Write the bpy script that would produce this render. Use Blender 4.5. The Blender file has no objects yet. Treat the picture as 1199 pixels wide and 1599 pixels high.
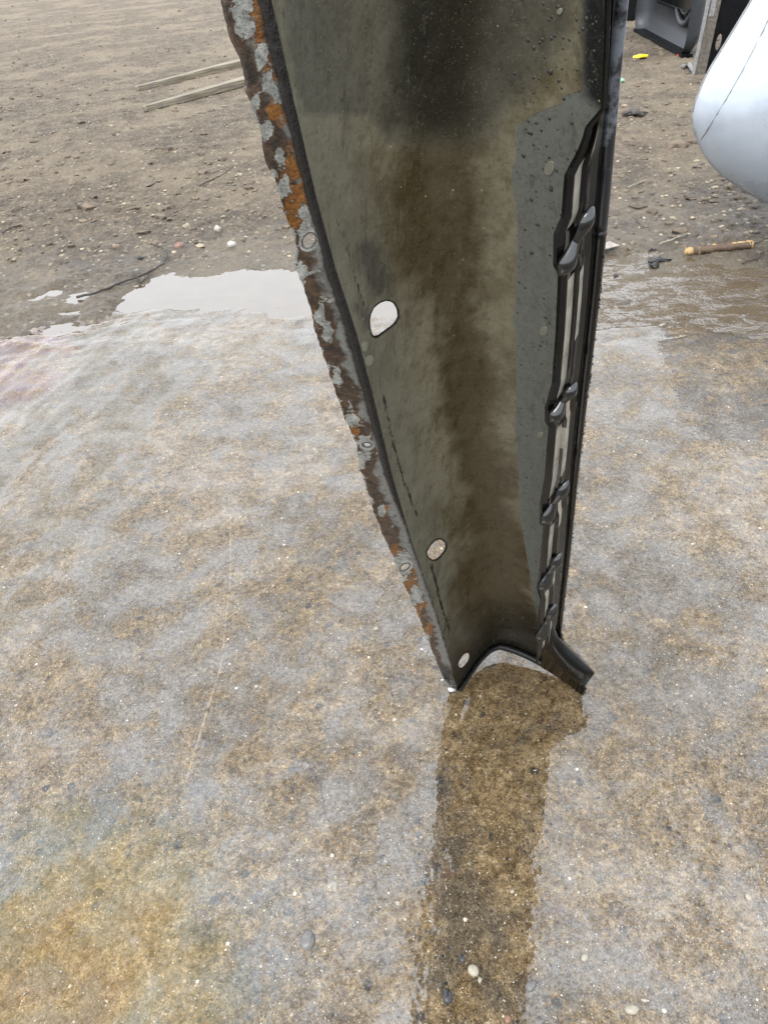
import bpy, bmesh, math, random
import numpy as np
from math import sin, cos, pi, radians
from mathutils import Matrix, Vector

random.seed(7)
rng = np.random.default_rng(11)
S = bpy.context.scene
COL = S.collection

# ------------------------------------------------------------------ camera
CAM_H, PITCH, ROLL, FPX = 1.25, 39.0, 6.0, 1155.0      # FPX: focal length in photo pixels (1199 x 1599)
_t, _r = radians(PITCH), radians(ROLL)
CF = np.array([0, cos(_t), -sin(_t)])
_R0 = np.array([1.0, 0, 0]); _U0 = np.cross(_R0, CF)
CR = _R0 * cos(_r) - _U0 * sin(_r)
CU = _U0 * cos(_r) + _R0 * sin(_r)
CC = np.array([0, 0, CAM_H])
cam_data = bpy.data.cameras.new('camera')
cam_data.sensor_fit = 'VERTICAL'; cam_data.sensor_height = 36.0
cam_data.lens = 36.0 * FPX / 1599.0
cam_data.clip_start = 0.02; cam_data.clip_end = 2000
cam = bpy.data.objects.new('camera', cam_data); COL.objects.link(cam)
m = Matrix.Identity(4)
for i in range(3):
    m[i][0] = CR[i]; m[i][1] = CU[i]; m[i][2] = -CF[i]; m[i][3] = CC[i]
cam.matrix_world = m
S.camera = cam

# ------------------------------------------------------------------ sky, sun, exposure (bright overcast)
SUN_EL, SUN_ROT = radians(60), radians(-140)
world = bpy.data.worlds.new('World'); S.world = world; world.use_nodes = True
wn = world.node_tree.nodes; wl = world.node_tree.links; wn.clear()
sky = wn.new('ShaderNodeTexSky'); sky.sky_type = 'NISHITA'; sky.sun_disc = False
sky.sun_elevation = SUN_EL; sky.sun_rotation = SUN_ROT
sky.air_density = 1.0; sky.dust_density = 4.0; sky.ozone_density = 1.0
hs = wn.new('ShaderNodeHueSaturation'); hs.inputs['Saturation'].default_value = 0.22
bg = wn.new('ShaderNodeBackground'); bg.inputs['Strength'].default_value = 0.15
wo = wn.new('ShaderNodeOutputWorld')
cloud = wn.new('ShaderNodeMix'); cloud.data_type = 'RGBA'; cloud.inputs['Factor'].default_value = 0.7     # closed cloud cover evens the sky out
cloud.inputs[7].default_value = (6.85, 7.2, 7.65, 1)
wl.new(sky.outputs[0], hs.inputs['Color']); wl.new(hs.outputs[0], cloud.inputs[6]); wl.new(cloud.outputs[2], bg.inputs['Color']); wl.new(bg.outputs[0], wo.inputs['Surface'])
sun_d = bpy.data.lights.new('sun', 'SUN'); sun_d.energy = 0.6; sun_d.angle = radians(30); sun_d.color = (1, .96, .9)
sun = bpy.data.objects.new('sun', sun_d); COL.objects.link(sun)
_sd = Vector((sin(SUN_ROT) * cos(SUN_EL), cos(SUN_ROT) * cos(SUN_EL), sin(SUN_EL)))   # towards the sun
sun.rotation_euler = _sd.to_track_quat('Z', 'Y').to_euler()
S.view_settings.view_transform = 'Standard'; S.view_settings.look = 'None'
S.view_settings.exposure = 1.42; S.view_settings.gamma = 1.0; S.view_settings.use_curve_mapping = False
S.render.engine = 'CYCLES'
S.cycles.max_bounces = 6; S.cycles.use_denoising = True

# ------------------------------------------------------------------ helpers: where things stand
def ray(x, y): return CF + CR * ((x - 599.5) / FPX) - CU * ((y - 799.5) / FPX)
def at(x, y, z=0.0):
    d = ray(x, y); return CC + d * ((z - CC[2]) / d[2])
def on_plane(x, y, P0, n):
    d = ray(x, y); return CC + d * (np.dot(P0 - CC, n) / np.dot(d, n))
def seen(P):
    d = np.asarray(P) - CC; z = d @ CF
    z = np.where(z < 1e-3, 1e-3, z)
    return 599.5 + FPX * (d @ CR) / z, 799.5 - FPX * (d @ CU) / z

# ------------------------------------------------------------------ helpers: noise
def _hash(ix, iy, s):
    h = (ix.astype(np.int64) * 374761393 + iy.astype(np.int64) * 668265263 + s * 1442695041) & 0xffffffff
    h = ((h ^ (h >> 13)) * 1274126177) & 0xffffffff
    return ((h ^ (h >> 16)) & 0xffff) / 65535.0
def vnoise(x, y, s=0):
    ix, iy = np.floor(x), np.floor(y); fx, fy = x - ix, y - iy
    fx = fx * fx * (3 - 2 * fx); fy = fy * fy * (3 - 2 * fy)
    a, b = _hash(ix, iy, s), _hash(ix + 1, iy, s); c, d = _hash(ix, iy + 1, s), _hash(ix + 1, iy + 1, s)
    return (a + (b - a) * fx) * (1 - fy) + (c + (d - c) * fx) * fy
def fbm(x, y, o=4, s=0):
    r = 0; a = .5
    for i in range(o):
        r = r + a * (vnoise(x, y, s + i) - .5); x = x * 2.03 + 7.1; y = y * 2.03 - 3.7; a *= .5
    return r
def smooth(a, b, x):
    t = np.clip((x - a) / (b - a), 0, 1); return t * t * (3 - 2 * t)
def seg_dist(px, py, pts, closed=False):
    d = np.full(px.shape, 1e9); n = len(pts)
    for i in range(n if closed else n - 1):
        ax, ay = pts[i]; bx, by = pts[(i + 1) % n]
        vx, vy = bx - ax, by - ay
        t = np.clip(((px - ax) * vx + (py - ay) * vy) / (vx * vx + vy * vy + 1e-9), 0, 1)
        d = np.minimum(d, np.hypot(px - ax - t * vx, py - ay - t * vy))
    return d
def inside(px, py, pts):
    r = np.zeros(px.shape, bool); n = len(pts); j = n - 1
    for i in range(n):
        xi, yi = pts[i]; xj, yj = pts[j]
        c = ((yi > py) != (yj > py)) & (px < (xj - xi) * (py - yi) / (yj - yi + 1e-12) + xi)
        r ^= c; j = i
    return r
def sdist(px, py, pts):
    d = seg_dist(px, py, pts, True); return np.where(inside(px, py, pts), -d, d)

# ------------------------------------------------------------------ helpers: objects
def tag(o, label=None, cat=None, group=None, kind=None):
    if label: o['label'] = label
    if cat: o['category'] = cat
    if group: o['group'] = group
    if kind: o['kind'] = kind
    return o
def empty(name, loc=(0, 0, 0)):
    o = bpy.data.objects.new(name, None); o.location = loc; COL.objects.link(o); o.empty_display_size = .1; return o
def mesh(name, V, F, mat=None, parent=None, smooth_shade=True, attrs=None, mats=None, fmat=None):
    me = bpy.data.meshes.new(name)
    me.from_pydata([tuple(map(float, v)) for v in V], [], [tuple(map(int, f)) for f in F]); me.update()
    if mats:
        for q in mats: me.materials.append(q)
        me.polygons.foreach_set('material_index', np.asarray(fmat, dtype=np.int32))
    elif mat: me.materials.append(mat)
    if smooth_shade: me.polygons.foreach_set('use_smooth', np.ones(len(me.polygons), bool))
    for k, a in (attrs or {}).items():
        at_ = me.attributes.new(k, 'FLOAT', 'POINT'); at_.data.foreach_set('value', np.asarray(a, dtype=np.float32))
    o = bpy.data.objects.new(name, me); COL.objects.link(o)
    if parent is not None:
        o.parent = parent
        o.matrix_parent_inverse = Matrix.Translation(parent.location).inverted() if parent.type == 'EMPTY' else parent.matrix_world.inverted()
    return o
def grid_faces(nr, nc, keep=None):
    i = np.arange(nr - 1)[:, None] * nc + np.arange(nc - 1)[None, :]
    f = np.stack([i, i + 1, i + nc + 1, i + nc], -1).reshape(-1, 4)
    if keep is not None: f = f[keep.reshape(-1)]
    return f
def solid(o, th, off=0.0):
    md = o.modifiers.new('thickness', 'SOLIDIFY'); md.thickness = th; md.offset = off; return o
def tube(path, rad, n=8, flat=1.0, up=(0, 0, 1), cap=True):
    P = np.asarray(path, float); m_ = len(P); rad = np.broadcast_to(rad, (m_,))
    V = []; up = np.asarray(up, float)
    for i in range(m_):
        t = P[min(i + 1, m_ - 1)] - P[max(i - 1, 0)]; t = t / (np.linalg.norm(t) + 1e-9)
        a = np.cross(t, up); a /= (np.linalg.norm(a) + 1e-9); b = np.cross(a, t)
        for k in range(n):
            q = 2 * pi * k / n; V.append(P[i] + rad[i] * (cos(q) * a + flat * sin(q) * b))
    F = [(i * n + k, i * n + (k + 1) % n, (i + 1) * n + (k + 1) % n, (i + 1) * n + k) for i in range(m_ - 1) for k in range(n)]
    if cap: F += [tuple(range(n))[::-1], tuple(range((m_ - 1) * n, m_ * n))]
    return V, F
def box(c, ax, ay, az):
    c, ax, ay, az = (np.asarray(q, float) for q in (c, ax, ay, az))
    V = [c + sx * ax + sy * ay + sz * az for sx in (-1, 1) for sy in (-1, 1) for sz in (-1, 1)]
    return V, [(0, 1, 3, 2), (4, 6, 7, 5), (0, 4, 5, 1), (2, 3, 7, 6), (0, 2, 6, 4), (1, 5, 7, 3)]
def bevel(o, w=.004, seg=2):
    md = o.modifiers.new('bevel', 'BEVEL'); md.width = w; md.segments = seg; md.limit_method = 'ANGLE'; return o
def rock(seed, flat=.6, n=1):
    bm = bmesh.new(); bmesh.ops.create_icosphere(bm, subdivisions=n, radius=1); r = random.Random(seed)
    V = np.array([v.co[:] for v in bm.verts]); F = [[q.index for q in f.verts] for f in bm.faces]; bm.free()
    k = np.array([[r.gauss(0, 1) for _ in range(3)] for _ in range(4)])
    s = 1 + .20 * np.sin(V @ k[:2].T * 1.6 + 1).sum(1)
    V = V * s[:, None] * [1, .78, flat]
    return V, F

# ------------------------------------------------------------------ helpers: materials
class M:
    def __init__(s, name):
        s.m = bpy.data.materials.new(name); s.m.use_nodes = True; s.t = s.m.node_tree; s.N = s.t.nodes; s.L = s.t.links
        s.b = s.N['Principled BSDF']
    def lk(s, a, b):
        s.L.new(a, b)
    def val(s, sock, x):
        if hasattr(x, 'is_output'): s.L.new(x, sock)
        elif isinstance(x, (tuple, list)) and len(x) == 3 and sock.type == 'RGBA': sock.default_value = (*x, 1)
        else: sock.default_value = x
    def set(s, **k):
        for a, v in k.items(): s.val(s.b.inputs[a.replace('_', ' ')], v)
        return s
    def pos(s):
        return s.N.new('ShaderNodeNewGeometry').outputs['Position']
    def map(s, v, scale=(1, 1, 1), rot=(0, 0, 0), loc=(0, 0, 0)):
        n = s.N.new('ShaderNodeMapping'); s.L.new(v, n.inputs[0]); n.inputs['Scale'].default_value = scale
        n.inputs['Rotation'].default_value = rot; n.inputs['Location'].default_value = loc; return n.outputs[0]
    def noise(s, v, scale, detail=4, rough=.55, dist=0.0, color=False):
        n = s.N.new('ShaderNodeTexNoise'); s.L.new(v, n.inputs['Vector']); n.inputs['Scale'].default_value = scale
        n.inputs['Detail'].default_value = detail; n.inputs['Roughness'].default_value = rough; n.inputs['Distortion'].default_value = dist
        return n.outputs['Color' if color else 'Fac']
    def voro(s, v, scale, feature='F1', rnd=1.0):
        n = s.N.new('ShaderNodeTexVoronoi'); n.feature = feature; s.L.new(v, n.inputs['Vector']); n.inputs['Scale'].default_value = scale
        n.inputs['Randomness'].default_value = rnd; return n
    def math(s, op, a, b=0.0, c=None, clamp=False):
        n = s.N.new('ShaderNodeMath'); n.operation = op; n.use_clamp = clamp
        s.val(n.inputs[0], a); s.val(n.inputs[1], b)
        if c is not None: s.val(n.inputs[2], c)
        return n.outputs[0]
    def step(s, x, a, b, lo=0.0, hi=1.0):
        n = s.N.new('ShaderNodeMapRange'); n.interpolation_type = 'SMOOTHSTEP'; s.val(n.inputs['Value'], x)
        s.val(n.inputs['From Min'], a); s.val(n.inputs['From Max'], b)
        n.inputs['To Min'].default_value = lo; n.inputs['To Max'].default_value = hi; return n.outputs[0]
    def mix(s, f, a, b, mode='MIX'):
        n = s.N.new('ShaderNodeMix'); n.data_type = 'RGBA'; n.blend_type = mode
        s.val(n.inputs['Factor'], f); s.val(n.inputs[6], a); s.val(n.inputs[7], b); return n.outputs[2]
    def ramp(s, f, stops):
        n = s.N.new('ShaderNodeValToRGB'); e = n.color_ramp.elements; s.val(n.inputs[0], f)
        while len(e) < len(stops): e.new(.5)
        for q, (p, c) in zip(e, stops): q.position = p; q.color = (*c, 1)
        return n.outputs[0]
    def attr(s, name):
        n = s.N.new('ShaderNodeAttribute'); n.attribute_name = name; return n.outputs['Fac']
    def sep(s, v):
        n = s.N.new('ShaderNodeSeparateXYZ'); s.L.new(v, n.inputs[0]); return n.outputs
    def bump(s, h, strength=.5, dist=.01, normal=None):
        n = s.N.new('ShaderNodeBump'); n.inputs['Strength'].default_value = strength; n.inputs['Distance'].default_value = dist
        s.L.new(h, n.inputs['Height'])
        if normal is not None: s.L.new(normal, n.inputs['Normal'])
        return n.outputs[0]
    def line(s, P, a, b):
        """distance in metres from the ground segment a-b"""
        sp = s.sep(P); ax, ay = a[:2]; vx, vy = b[0] - ax, b[1] - ay; L2 = vx * vx + vy * vy
        dx = s.math('SUBTRACT', sp[0], float(ax)); dy = s.math('SUBTRACT', sp[1], float(ay))
        t = s.math('MULTIPLY', s.math('ADD', s.math('MULTIPLY', dx, float(vx)), s.math('MULTIPLY', dy, float(vy))), float(1 / L2), clamp=True)
        ex = s.math('SUBTRACT', dx, s.math('MULTIPLY', t, float(vx))); ey = s.math('SUBTRACT', dy, s.math('MULTIPLY', t, float(vy)))
        return s.math('SQRT', s.math('ADD', s.math('MULTIPLY', ex, ex), s.math('MULTIPLY', ey, ey)))

def simple(name, col, rough=.5, var=.25, scale=30, metal=0.0, ior=1.5, bump=0.0, bscale=200, **k):
    q = M(name); p = q.pos()
    n = q.noise(p, scale, 5, .6)
    c = q.mix(q.step(n, .3, .7), tuple(x * (1 - var) for x in col), tuple(min(1, x * (1 + var)) for x in col))
    q.set(Base_Color=c, Roughness=q.step(n, .25, .75, max(.03, rough * .8), min(1, rough * 1.2)), Metallic=metal, IOR=ior)
    if bump: q.set(Normal=q.bump(q.noise(p, bscale, 4), bump, .003))
    q.set(**k)
    return q.m

# ================================================================== GROUND
EDGE_PX = [(-700, 600), (-300, 545), (0, 515), (120, 492), (220, 478), (350, 474), (475, 470), (700, 462), (930, 452), (1060, 452), (1199, 470), (1500, 480), (1900, 470)]
EDGE = np.array([at(x, y)[:2] for x, y in EDGE_PX]); EDGE = EDGE[np.argsort(EDGE[:, 0])]
def edge_y(x): return np.interp(x, EDGE[:, 0], EDGE[:, 1]) + .10 * fbm(x * 4, x * 0 + 2, 5, 5)

# ---- concrete material: weathered, wet, fine aggregate
q = M('wet_concrete'); P = q.pos()
big = q.noise(P, 2.6, 6, .6, .3); mid = q.noise(P, 11, 6, .65, .4); fine = q.noise(P, 70, 5, .7); grit = q.noise(P, 420, 3, .6)
pat = q.noise(P, 24, 7, .72, .5); pat2 = q.noise(q.map(P, loc=(3, 7, 1)), 60, 6, .75)
c = q.ramp(q.math('ADD', q.math('MULTIPLY', pat, .6), q.math('MULTIPLY', pat2, .4)),
           [(.35, (.030, .020, .010)), (.45, (.084, .057, .027)), (.53, (.135, .095, .050)), (.65, (.215, .163, .096))])
grey = q.step(q.math('ADD', q.math('MULTIPLY', big, .55), q.math('MULTIPLY', mid, .45)), .465, .545)
c = q.mix(q.math('MULTIPLY', grey, .62), c, q.mix(pat2, (.020, .018, .015), (.075, .066, .055)))          # oily grey areas
c = q.mix(q.step(grit, .57, .70, 0, .8), c, (.20, .16, .105)); c = q.mix(q.step(grit, .43, .30, 0, .8), c, (.016, .012, .008))
for sc, lo, hi, th in ((40, .06, .9985, .30), (95, .11, .988, .28), (190, .15, .978, .28), (380, .18, .945, .32)):
    v = q.voro(q.map(P, (1, 1, .3), loc=(sc * .13, sc * .07, 0)), sc)
    rs = q.sep(v.outputs['Color']); core = q.step(v.outputs['Distance'], th + .08, th - .04)
    white = q.math('MULTIPLY', core, q.step(rs[0], hi, hi + .004)); dark = q.math('MULTIPLY', core, q.step(rs[0], lo + .004, lo))
    brown = q.math('MULTIPLY', core, q.step(rs[1], .965, .97))
    c = q.mix(q.math('MULTIPLY', dark, .75), c, (.022, .022, .023)); c = q.mix(q.math('MULTIPLY', brown, .8), c, (.075, .044, .028))
    c = q.mix(white, c, q.mix(rs[2], (.40, .36, .29), (.22, .18, .125)))
    if sc == 95: agg = q.math('SUBTRACT', white, dark)
for sc, lo_, hi_ in ((150, .74, 1.22), (330, .66, 1.28), (640, .72, 1.25)):
    g_ = q.sep(q.voro(q.map(P, (1, 1, .3), loc=(1.7, sc * .01, 0)), sc).outputs['Color'])[1]
    c = q.mix(1.0, c, q.ramp(g_, [(.0, (lo_,) * 3), (.55, (1, 1, 1)), (1.0, (hi_,) * 3)]), 'MULTIPLY')
for (a, b, w, s_) in (((360, 800), (360, 905), .0028, .55), ((360, 905), (345, 1040), .0026, .5), ((345, 1040), (292, 1215), .0028, .6), ((75, 1050), (20, 1180), .003, .35),
                      ((330, 985), (440, 900), .0022, .3), ((640, 1068), (560, 1098), .0022, .4), ((60, 900), (230, 868), .003, .25)):
    d = q.line(P, at(*a), at(*b)); d = q.math('ADD', d, q.math('MULTIPLY', q.math('SUBTRACT', fine, .5), .006))
    c = q.mix(q.math('MULTIPLY', q.math('MULTIPLY', q.step(d, w, w * .3), q.step(pat2, .40, .52)), s_ * .7), c, (.30, .25, .17))
rut = q.math('MULTIPLY', q.attr('rut'), q.step(q.noise(q.map(P, (9, 3, 1), rot=(0, 0, -.75)), 1, 5, .65, .4), .42, .60))
c = q.mix(q.math('MULTIPLY', rut, .7), c, q.mix(pat2, (.030, .025, .014), (.10, .082, .050)))        # mud pressed into the wheel ruts
for (a, b) in (((918, 637), (944, 650)), ((944, 650), (970, 664)), ((940, 668), (1010, 720)), ((480, 1190), (500, 1225)), ((500, 1225), (508, 1268))):
    d = q.math('ADD', q.line(P, at(*a), at(*b)), q.math('MULTIPLY', q.math('SUBTRACT', fine, .5), .004))
    c = q.mix(q.step(d, .0022, .0008, 0, .75), c, (.016, .013, .010))
# water film: where it lies thick the surface is mirror-smooth, elsewhere the grains break it up
film = q.noise(P, 5.5, 5, .6, .5)
wet = q.step(film, .40, .60)
rough = q.math('ADD', q.math('MULTIPLY', q.math('SUBTRACT', 1.0, wet), .02), .010)
h = q.math('ADD', q.math('MULTIPLY', q.noise(P, 190, 2, .5), .06), q.math('MULTIPLY', q.noise(P, 62, 1, .5), .55))
h = q.math('ADD', h, q.math('MULTIPLY', agg, .12))
rough = q.math('ADD', rough, q.math('MULTIPLY', rut, .22))
h = q.math('ADD', h, q.math('MULTIPLY', rut, q.math('MULTIPLY', pat2, 2.0)))
bst = q.bump(h, .06, .010)
micro = q.math('ADD', q.math('MULTIPLY', q.noise(q.map(P, loc=(9, 2, 5)), 95, 6, .75), .55), q.math('MULTIPLY', q.noise(P, 300, 4, .7), .45))
filmk = q.math('ADD', q.math('MULTIPLY', q.step(micro, .36, .62), .62), q.math('MULTIPLY', q.step(q.math('ADD', q.math('MULTIPLY', film, .5), q.math('MULTIPLY', mid, .5)), .40, .60), .38))
broad = q.step(q.math('ADD', q.math('MULTIPLY', q.noise(q.map(P, loc=(4, 1, 2)), 1.9, 5, .6, .5), .6), q.math('MULTIPLY', mid, .4)), .41, .58)
filmk = q.math('MULTIPLY', filmk, q.math('ADD', .70, q.math('MULTIPLY', broad, .35)))
ior = q.math('ADD', 1.20, q.math('MULTIPLY', filmk, 1.28))         # how thickly the grains are covered by water
q.set(Base_Color=c, Roughness=rough, IOR=ior, Normal=bst)
# thin oil film: a second, filmed surface shows through where oil has spread
def disc(x, y, rad, soft, k=1.3):
    g = at(x, y); sp = q.N.new('ShaderNodeVectorMath'); sp.operation = 'DISTANCE'; q.lk(P, sp.inputs[0]); sp.inputs[1].default_value = (g[0], g[1], 0)
    return q.step(q.math('ADD', sp.outputs['Value'], q.math('MULTIPLY', q.math('SUBTRACT', film, .5), rad * k)), rad, rad * soft)
oil1 = disc(60, 1560, .52, .1); oil2 = q.math('MAXIMUM', disc(10, 548, .40, .3, 2.2), disc(0, 600, .35, .2, 2.2))
fl = q.noise(q.map(P, (1, 1, 1)), 5, 4, .6, .8)
th = q.math('ADD', q.math('ADD', 92.0, q.math('MULTIPLY', fl, 70.0)), q.math('ADD', q.math('MULTIPLY', oil1, 105.0), q.math('MULTIPLY', q.step(oil2, .0, .02), q.math('ADD', 95.0, q.math('MULTIPLY', q.noise(P, 14, 4, .6, 1.0), 190.0)))))
b2 = q.N.new('ShaderNodeBsdfPrincipled')
for k in ('Base Color', 'Roughness', 'Normal'): q.lk(q.b.inputs[k].links[0].from_socket, b2.inputs[k])
b2.inputs['IOR'].default_value = 2.15; b2.inputs['Thin Film IOR'].default_value = 1.5; q.lk(th, b2.inputs['Thin Film Thickness'])
ms = q.N.new('ShaderNodeMixShader'); q.lk(q.math('MULTIPLY', q.math('MAXIMUM', q.math('MULTIPLY', oil1, .62), q.math('MULTIPLY', oil2, .45)), .55), ms.inputs[0]); q.lk(q.b.outputs[0], ms.inputs[1]); q.lk(b2.outputs[0], ms.inputs[2])
q.lk(ms.outputs[0], q.N['Material Output'].inputs['Surface'])
MAT_CONC = q.m

# ---- concrete slab, heightfield with ruts
def rut_field(x, y, mask=False):
    a, b = at(0, 880)[:2], at(280, 520)[:2]; d = (b - a) / np.linalg.norm(b - a); n = np.array([-d[1], d[0]])
    s = (x - a[0]) * n[0] + (y - a[1]) * n[1]; l = (x - a[0]) * d[0] + (y - a[1]) * d[1]
    mk = smooth(-.55, -.1, l) * smooth(2.0, 1.2, l) * smooth(-.42, -.02, s)
    if mask: return mk
    return mk * (.0022 * np.sin(s * 30 + 9 * fbm(l * 1.6, s * 2, 4, 3)) * (.3 + 3 * np.abs(fbm(l * 3, s * 6, 4, 8)))) + mk * .009 * fbm(l * 9, s * 34, 4, 31)
NX, NY = 420, 330
xs = np.linspace(-2.6, 2.6, NX); tt = np.linspace(0, 1, NY)
X = np.repeat(xs[None, :], NY, 0); Y = -.6 + (edge_y(X) + .6) * tt[:, None]
back = edge_y(X) - Y
Z = .004 * fbm(X * 3, Y * 3, 4, 1) + .0025 * fbm(X * 14, Y * 14, 3, 2) + rut_field(X, Y)
lip = smooth(.55, .0, back)
Z = Z - lip * (.012 + .016 * smooth(.2, .7, X)) + .007 * rut_field(X, Y, True) + lip * (.012 + .05 * smooth(-.8, -1.1, X) + .05 * smooth(.3, .7, X)) * fbm(X * 7, Y * 13, 4, 27) - .05 * smooth(.012, 0, back)
foot_flat = smooth(.5, .2, np.hypot(X - .32, Y - 1.05)); Z = Z * (1 - foot_flat)
slab = mesh('concrete_slab', np.stack([X, Y, Z], -1).reshape(-1, 3), grid_faces(NY, NX), MAT_CONC, attrs=dict(rut=rut_field(X, Y, True).reshape(-1)))
tag(slab, 'weathered wet concrete yard slab with fine aggregate', kind='structure')

# ---- dirt material
q = M('yard_dirt'); P = q.pos()
big = q.noise(P, 1.1, 5, .6, .3); mid = q.noise(P, 7, 6, .65); fine = q.noise(P, 45, 6, .7); grit = q.noise(P, 160, 4, .7)
c = q.ramp(q.math('ADD', q.math('MULTIPLY', mid, .45), q.math('MULTIPLY', fine, .55)),
           [(.33, (.030, .023, .016)), (.44, (.100, .078, .054)), (.53, (.175, .139, .098)), (.68, (.34, .28, .20))])
c = q.mix(q.step(big, .45, .62), c, q.mix(.45, c, (.33, .265, .18)))
c = q.mix(q.step(grit, .60, .72), c, (.32, .27, .20)); c = q.mix(q.step(grit, .40, .28), c, (.04, .032, .025))
damp = q.step(q.math('ADD', q.sep(P)[1], q.math('MULTIPLY', q.math('SUBTRACT', mid, .5), 1.6)), 4.6, 3.1)
c = q.mix(q.math('MULTIPLY', damp, .55), c, q.mix(.65, c, (.085, .078, .068)))
v = q.voro(P, 34); core = q.step(v.outputs['Distance'], .42, .28); rs = q.sep(v.outputs['Color'])
c = q.mix(q.math('MULTIPLY', core, q.step(rs[0], .86, .87)), c, (.33, .28, .20))
h = q.math('ADD', q.math('MULTIPLY', fine, 1.0), q.math('MULTIPLY', grit, .35))
q.set(Base_Color=c, Roughness=q.math('SUBTRACT', .85, q.math('MULTIPLY', damp, .45)), IOR=1.45, Normal=q.bump(h, 1.0, .04))
MAT_DIRT = q.m

def dirt_z(x, y):
    b = y - edge_y(x)
    z = .004 * fbm(x * .8, y * .8, 2, 21) + .034 * np.maximum(fbm(x * 15, y * 15, 4, 23), -.02) + .020 * fbm(x * 42, y * 42, 2, 24)
    trough = smooth(.62, .05, b) * (1 - .75 * smooth(-.92, -1.15, x)) * (1 - .25 * smooth(.5, .9, x))
    return z * (.35 + .65 * smooth(.1, 1.0, b)) + .012 * smooth(.2, 1.5, b) - .036 * trough + .004 + .075 * fbm(x * 7, y * 13, 5, 27) * smooth(.9, .1, b) * (smooth(-.8, -1.1, x) + .8 * smooth(.3, .7, x))
_ds = 1 / np.linspace(1 / 2.6, 1 / 19.0, 430) - 2.6
ys = np.concatenate([np.linspace(-.14, -.006, 12), _ds, _ds[-1] + np.geomspace(1, 300, 24)])
ang = np.concatenate([np.linspace(-1.1, -.62, 60), np.linspace(-.615, .70, 760), np.linspace(.706, 1.2, 60)])
Yr = ys[:, None] * np.ones((1, len(ang))); 
Xd = np.tan(ang)[None, :] * (3.0 + np.maximum(Yr, 0)) * .9
Yd = edge_y(Xd) + Yr
Zd = np.where(Yr > 16.5, .0, dirt_z(Xd, Yd))
dirt = mesh('dirt_ground', np.stack([Xd, Yd, Zd], -1).reshape(-1, 3), grid_faces(len(ys), len(ang)), MAT_DIRT)
tag(dirt, 'brown stony dirt ground of the yard', kind='structure')
base = mesh('ground', [(-400, -400, -.14), (400, -400, -.14), (400, 400, -.14), (-400, 400, -.14)], [(0, 1, 2, 3)], MAT_DIRT)
tag(base, 'packed earth under and around the yard', kind='structure')

# ---- murky water lying along the edge of the slab
q = M('murky_water'); P = q.pos()
rip = q.step(q.sep(P)[0], .35, 1.0)
hh = q.math('ADD', q.noise(q.map(P, (1, 1.5, 1)), 12, 3, .5, .5), q.math('MULTIPLY', q.noise(P, 90, 2), .25))
hh = q.math('MULTIPLY', hh, q.math('ADD', .03, q.math('MULTIPLY', rip, 1.6)))
q.set(Base_Color=q.mix(q.noise(P, 9, 4), (.050, .034, .017), (.095, .068, .038)), Roughness=.02, IOR=q.math('SUBTRACT', 2.35, q.math('MULTIPLY', rip, q.step(q.noise(q.map(P, (1, 1.7, 1)), 9, 6, .7, .6), .47, .52, 1.02, .0))), Normal=q.bump(hh, .45, .03))
MAT_WATER = q.m
WZ = -.0085
def puddle(name, x0, x1, near, label):
    n = 60; xx = np.linspace(x0, x1, n); nb = 14; V = []
    for j in range(nb):
        for i in range(n):
            taper = smooth(0, .12, min(xx[i] - x0, x1 - xx[i]))
            y = float(edge_y(np.array([xx[i]]))[0]); V.append((xx[i], y - near * taper + ((near + .68) * taper) * j / (nb - 1), WZ))
    o = mesh(name, V, grid_faces(nb, n), MAT_WATER); return tag(o, label, kind='structure')
puddle('puddle', -2.3, .30, .22, 'still puddle mirroring the pale sky left of the fender')
puddle('puddle', .32, 2.3, .62, 'brown rippled puddle right of the fender')

# ================================================================== THE FENDER
LEAN = radians(18)
A = at(703, 1077); B = at(925, 1077)
fu = (B - A) / np.linalg.norm(B - A); _aw = np.array([-fu[1], fu[0], 0])
fv = np.array([0, 0, 1]) * cos(LEAN) - _aw * sin(LEAN)           # up along the fender, leaning towards the viewer
fw = np.cross(fv, fu); fw = -fw if fw[1] < 0 else fw              # away from the viewer
A = A + np.array([0, 0, .002])
def loc(u, v, w):
    u, v, w = np.broadcast_arrays(np.asarray(u, float), v, w)
    return A + u[..., None] * fu + v[..., None] * fv + w[..., None] * fw
def uv_of(x, y, w=0.0):
    p = on_plane(x, y, A + fw * w, fw) - A; return p @ fu, p @ fv
def edge_curve(px, w, jitter=0):
    q_ = np.array([uv_of(x, y, w) for x, y in px]); q_ = q_[np.argsort(q_[:, 1])]
    k = (q_[-1, 0] - q_[-4, 0]) / (q_[-1, 1] - q_[-4, 1]); q_ = np.vstack([q_, [q_[-1, 0] + k * .4, q_[-1, 1] + .4]])
    return lambda v: np.interp(v, q_[:, 1], q_[:, 0])
W_R = .050
LEFT = edge_curve([(345, 0), (352, 38), (361, 70), (380, 112), (386, 150), (400, 190), (420, 262), (428, 268), (445, 330), (463, 388), (460, 415), (480, 465), (493, 522), (515, 588), (540, 655), (557, 698), (562, 735), (580, 790), (602, 850), (620, 888), (628, 908), (652, 962), (672, 1012), (690, 1055), (703, 1077)], .002)
FOLD = edge_curve([(418, 0), (452, 150), (487, 300), (520, 420), (553, 520), (577, 610), (610, 745), (640, 845), (682, 965), (712, 1066)], 0)
RIGHT = edge_curve([(968, 0), (957, 120), (948, 230), (940, 330), (929, 450), (917, 560), (907, 650), (896, 760), (888, 850), (879, 930), (873, 985), (876, 1000), (893, 1020), (922, 1050)], W_R)
VTOP = 1.28
def depth(v): return .088 + .012 * smooth(0, .6, v)
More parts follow.
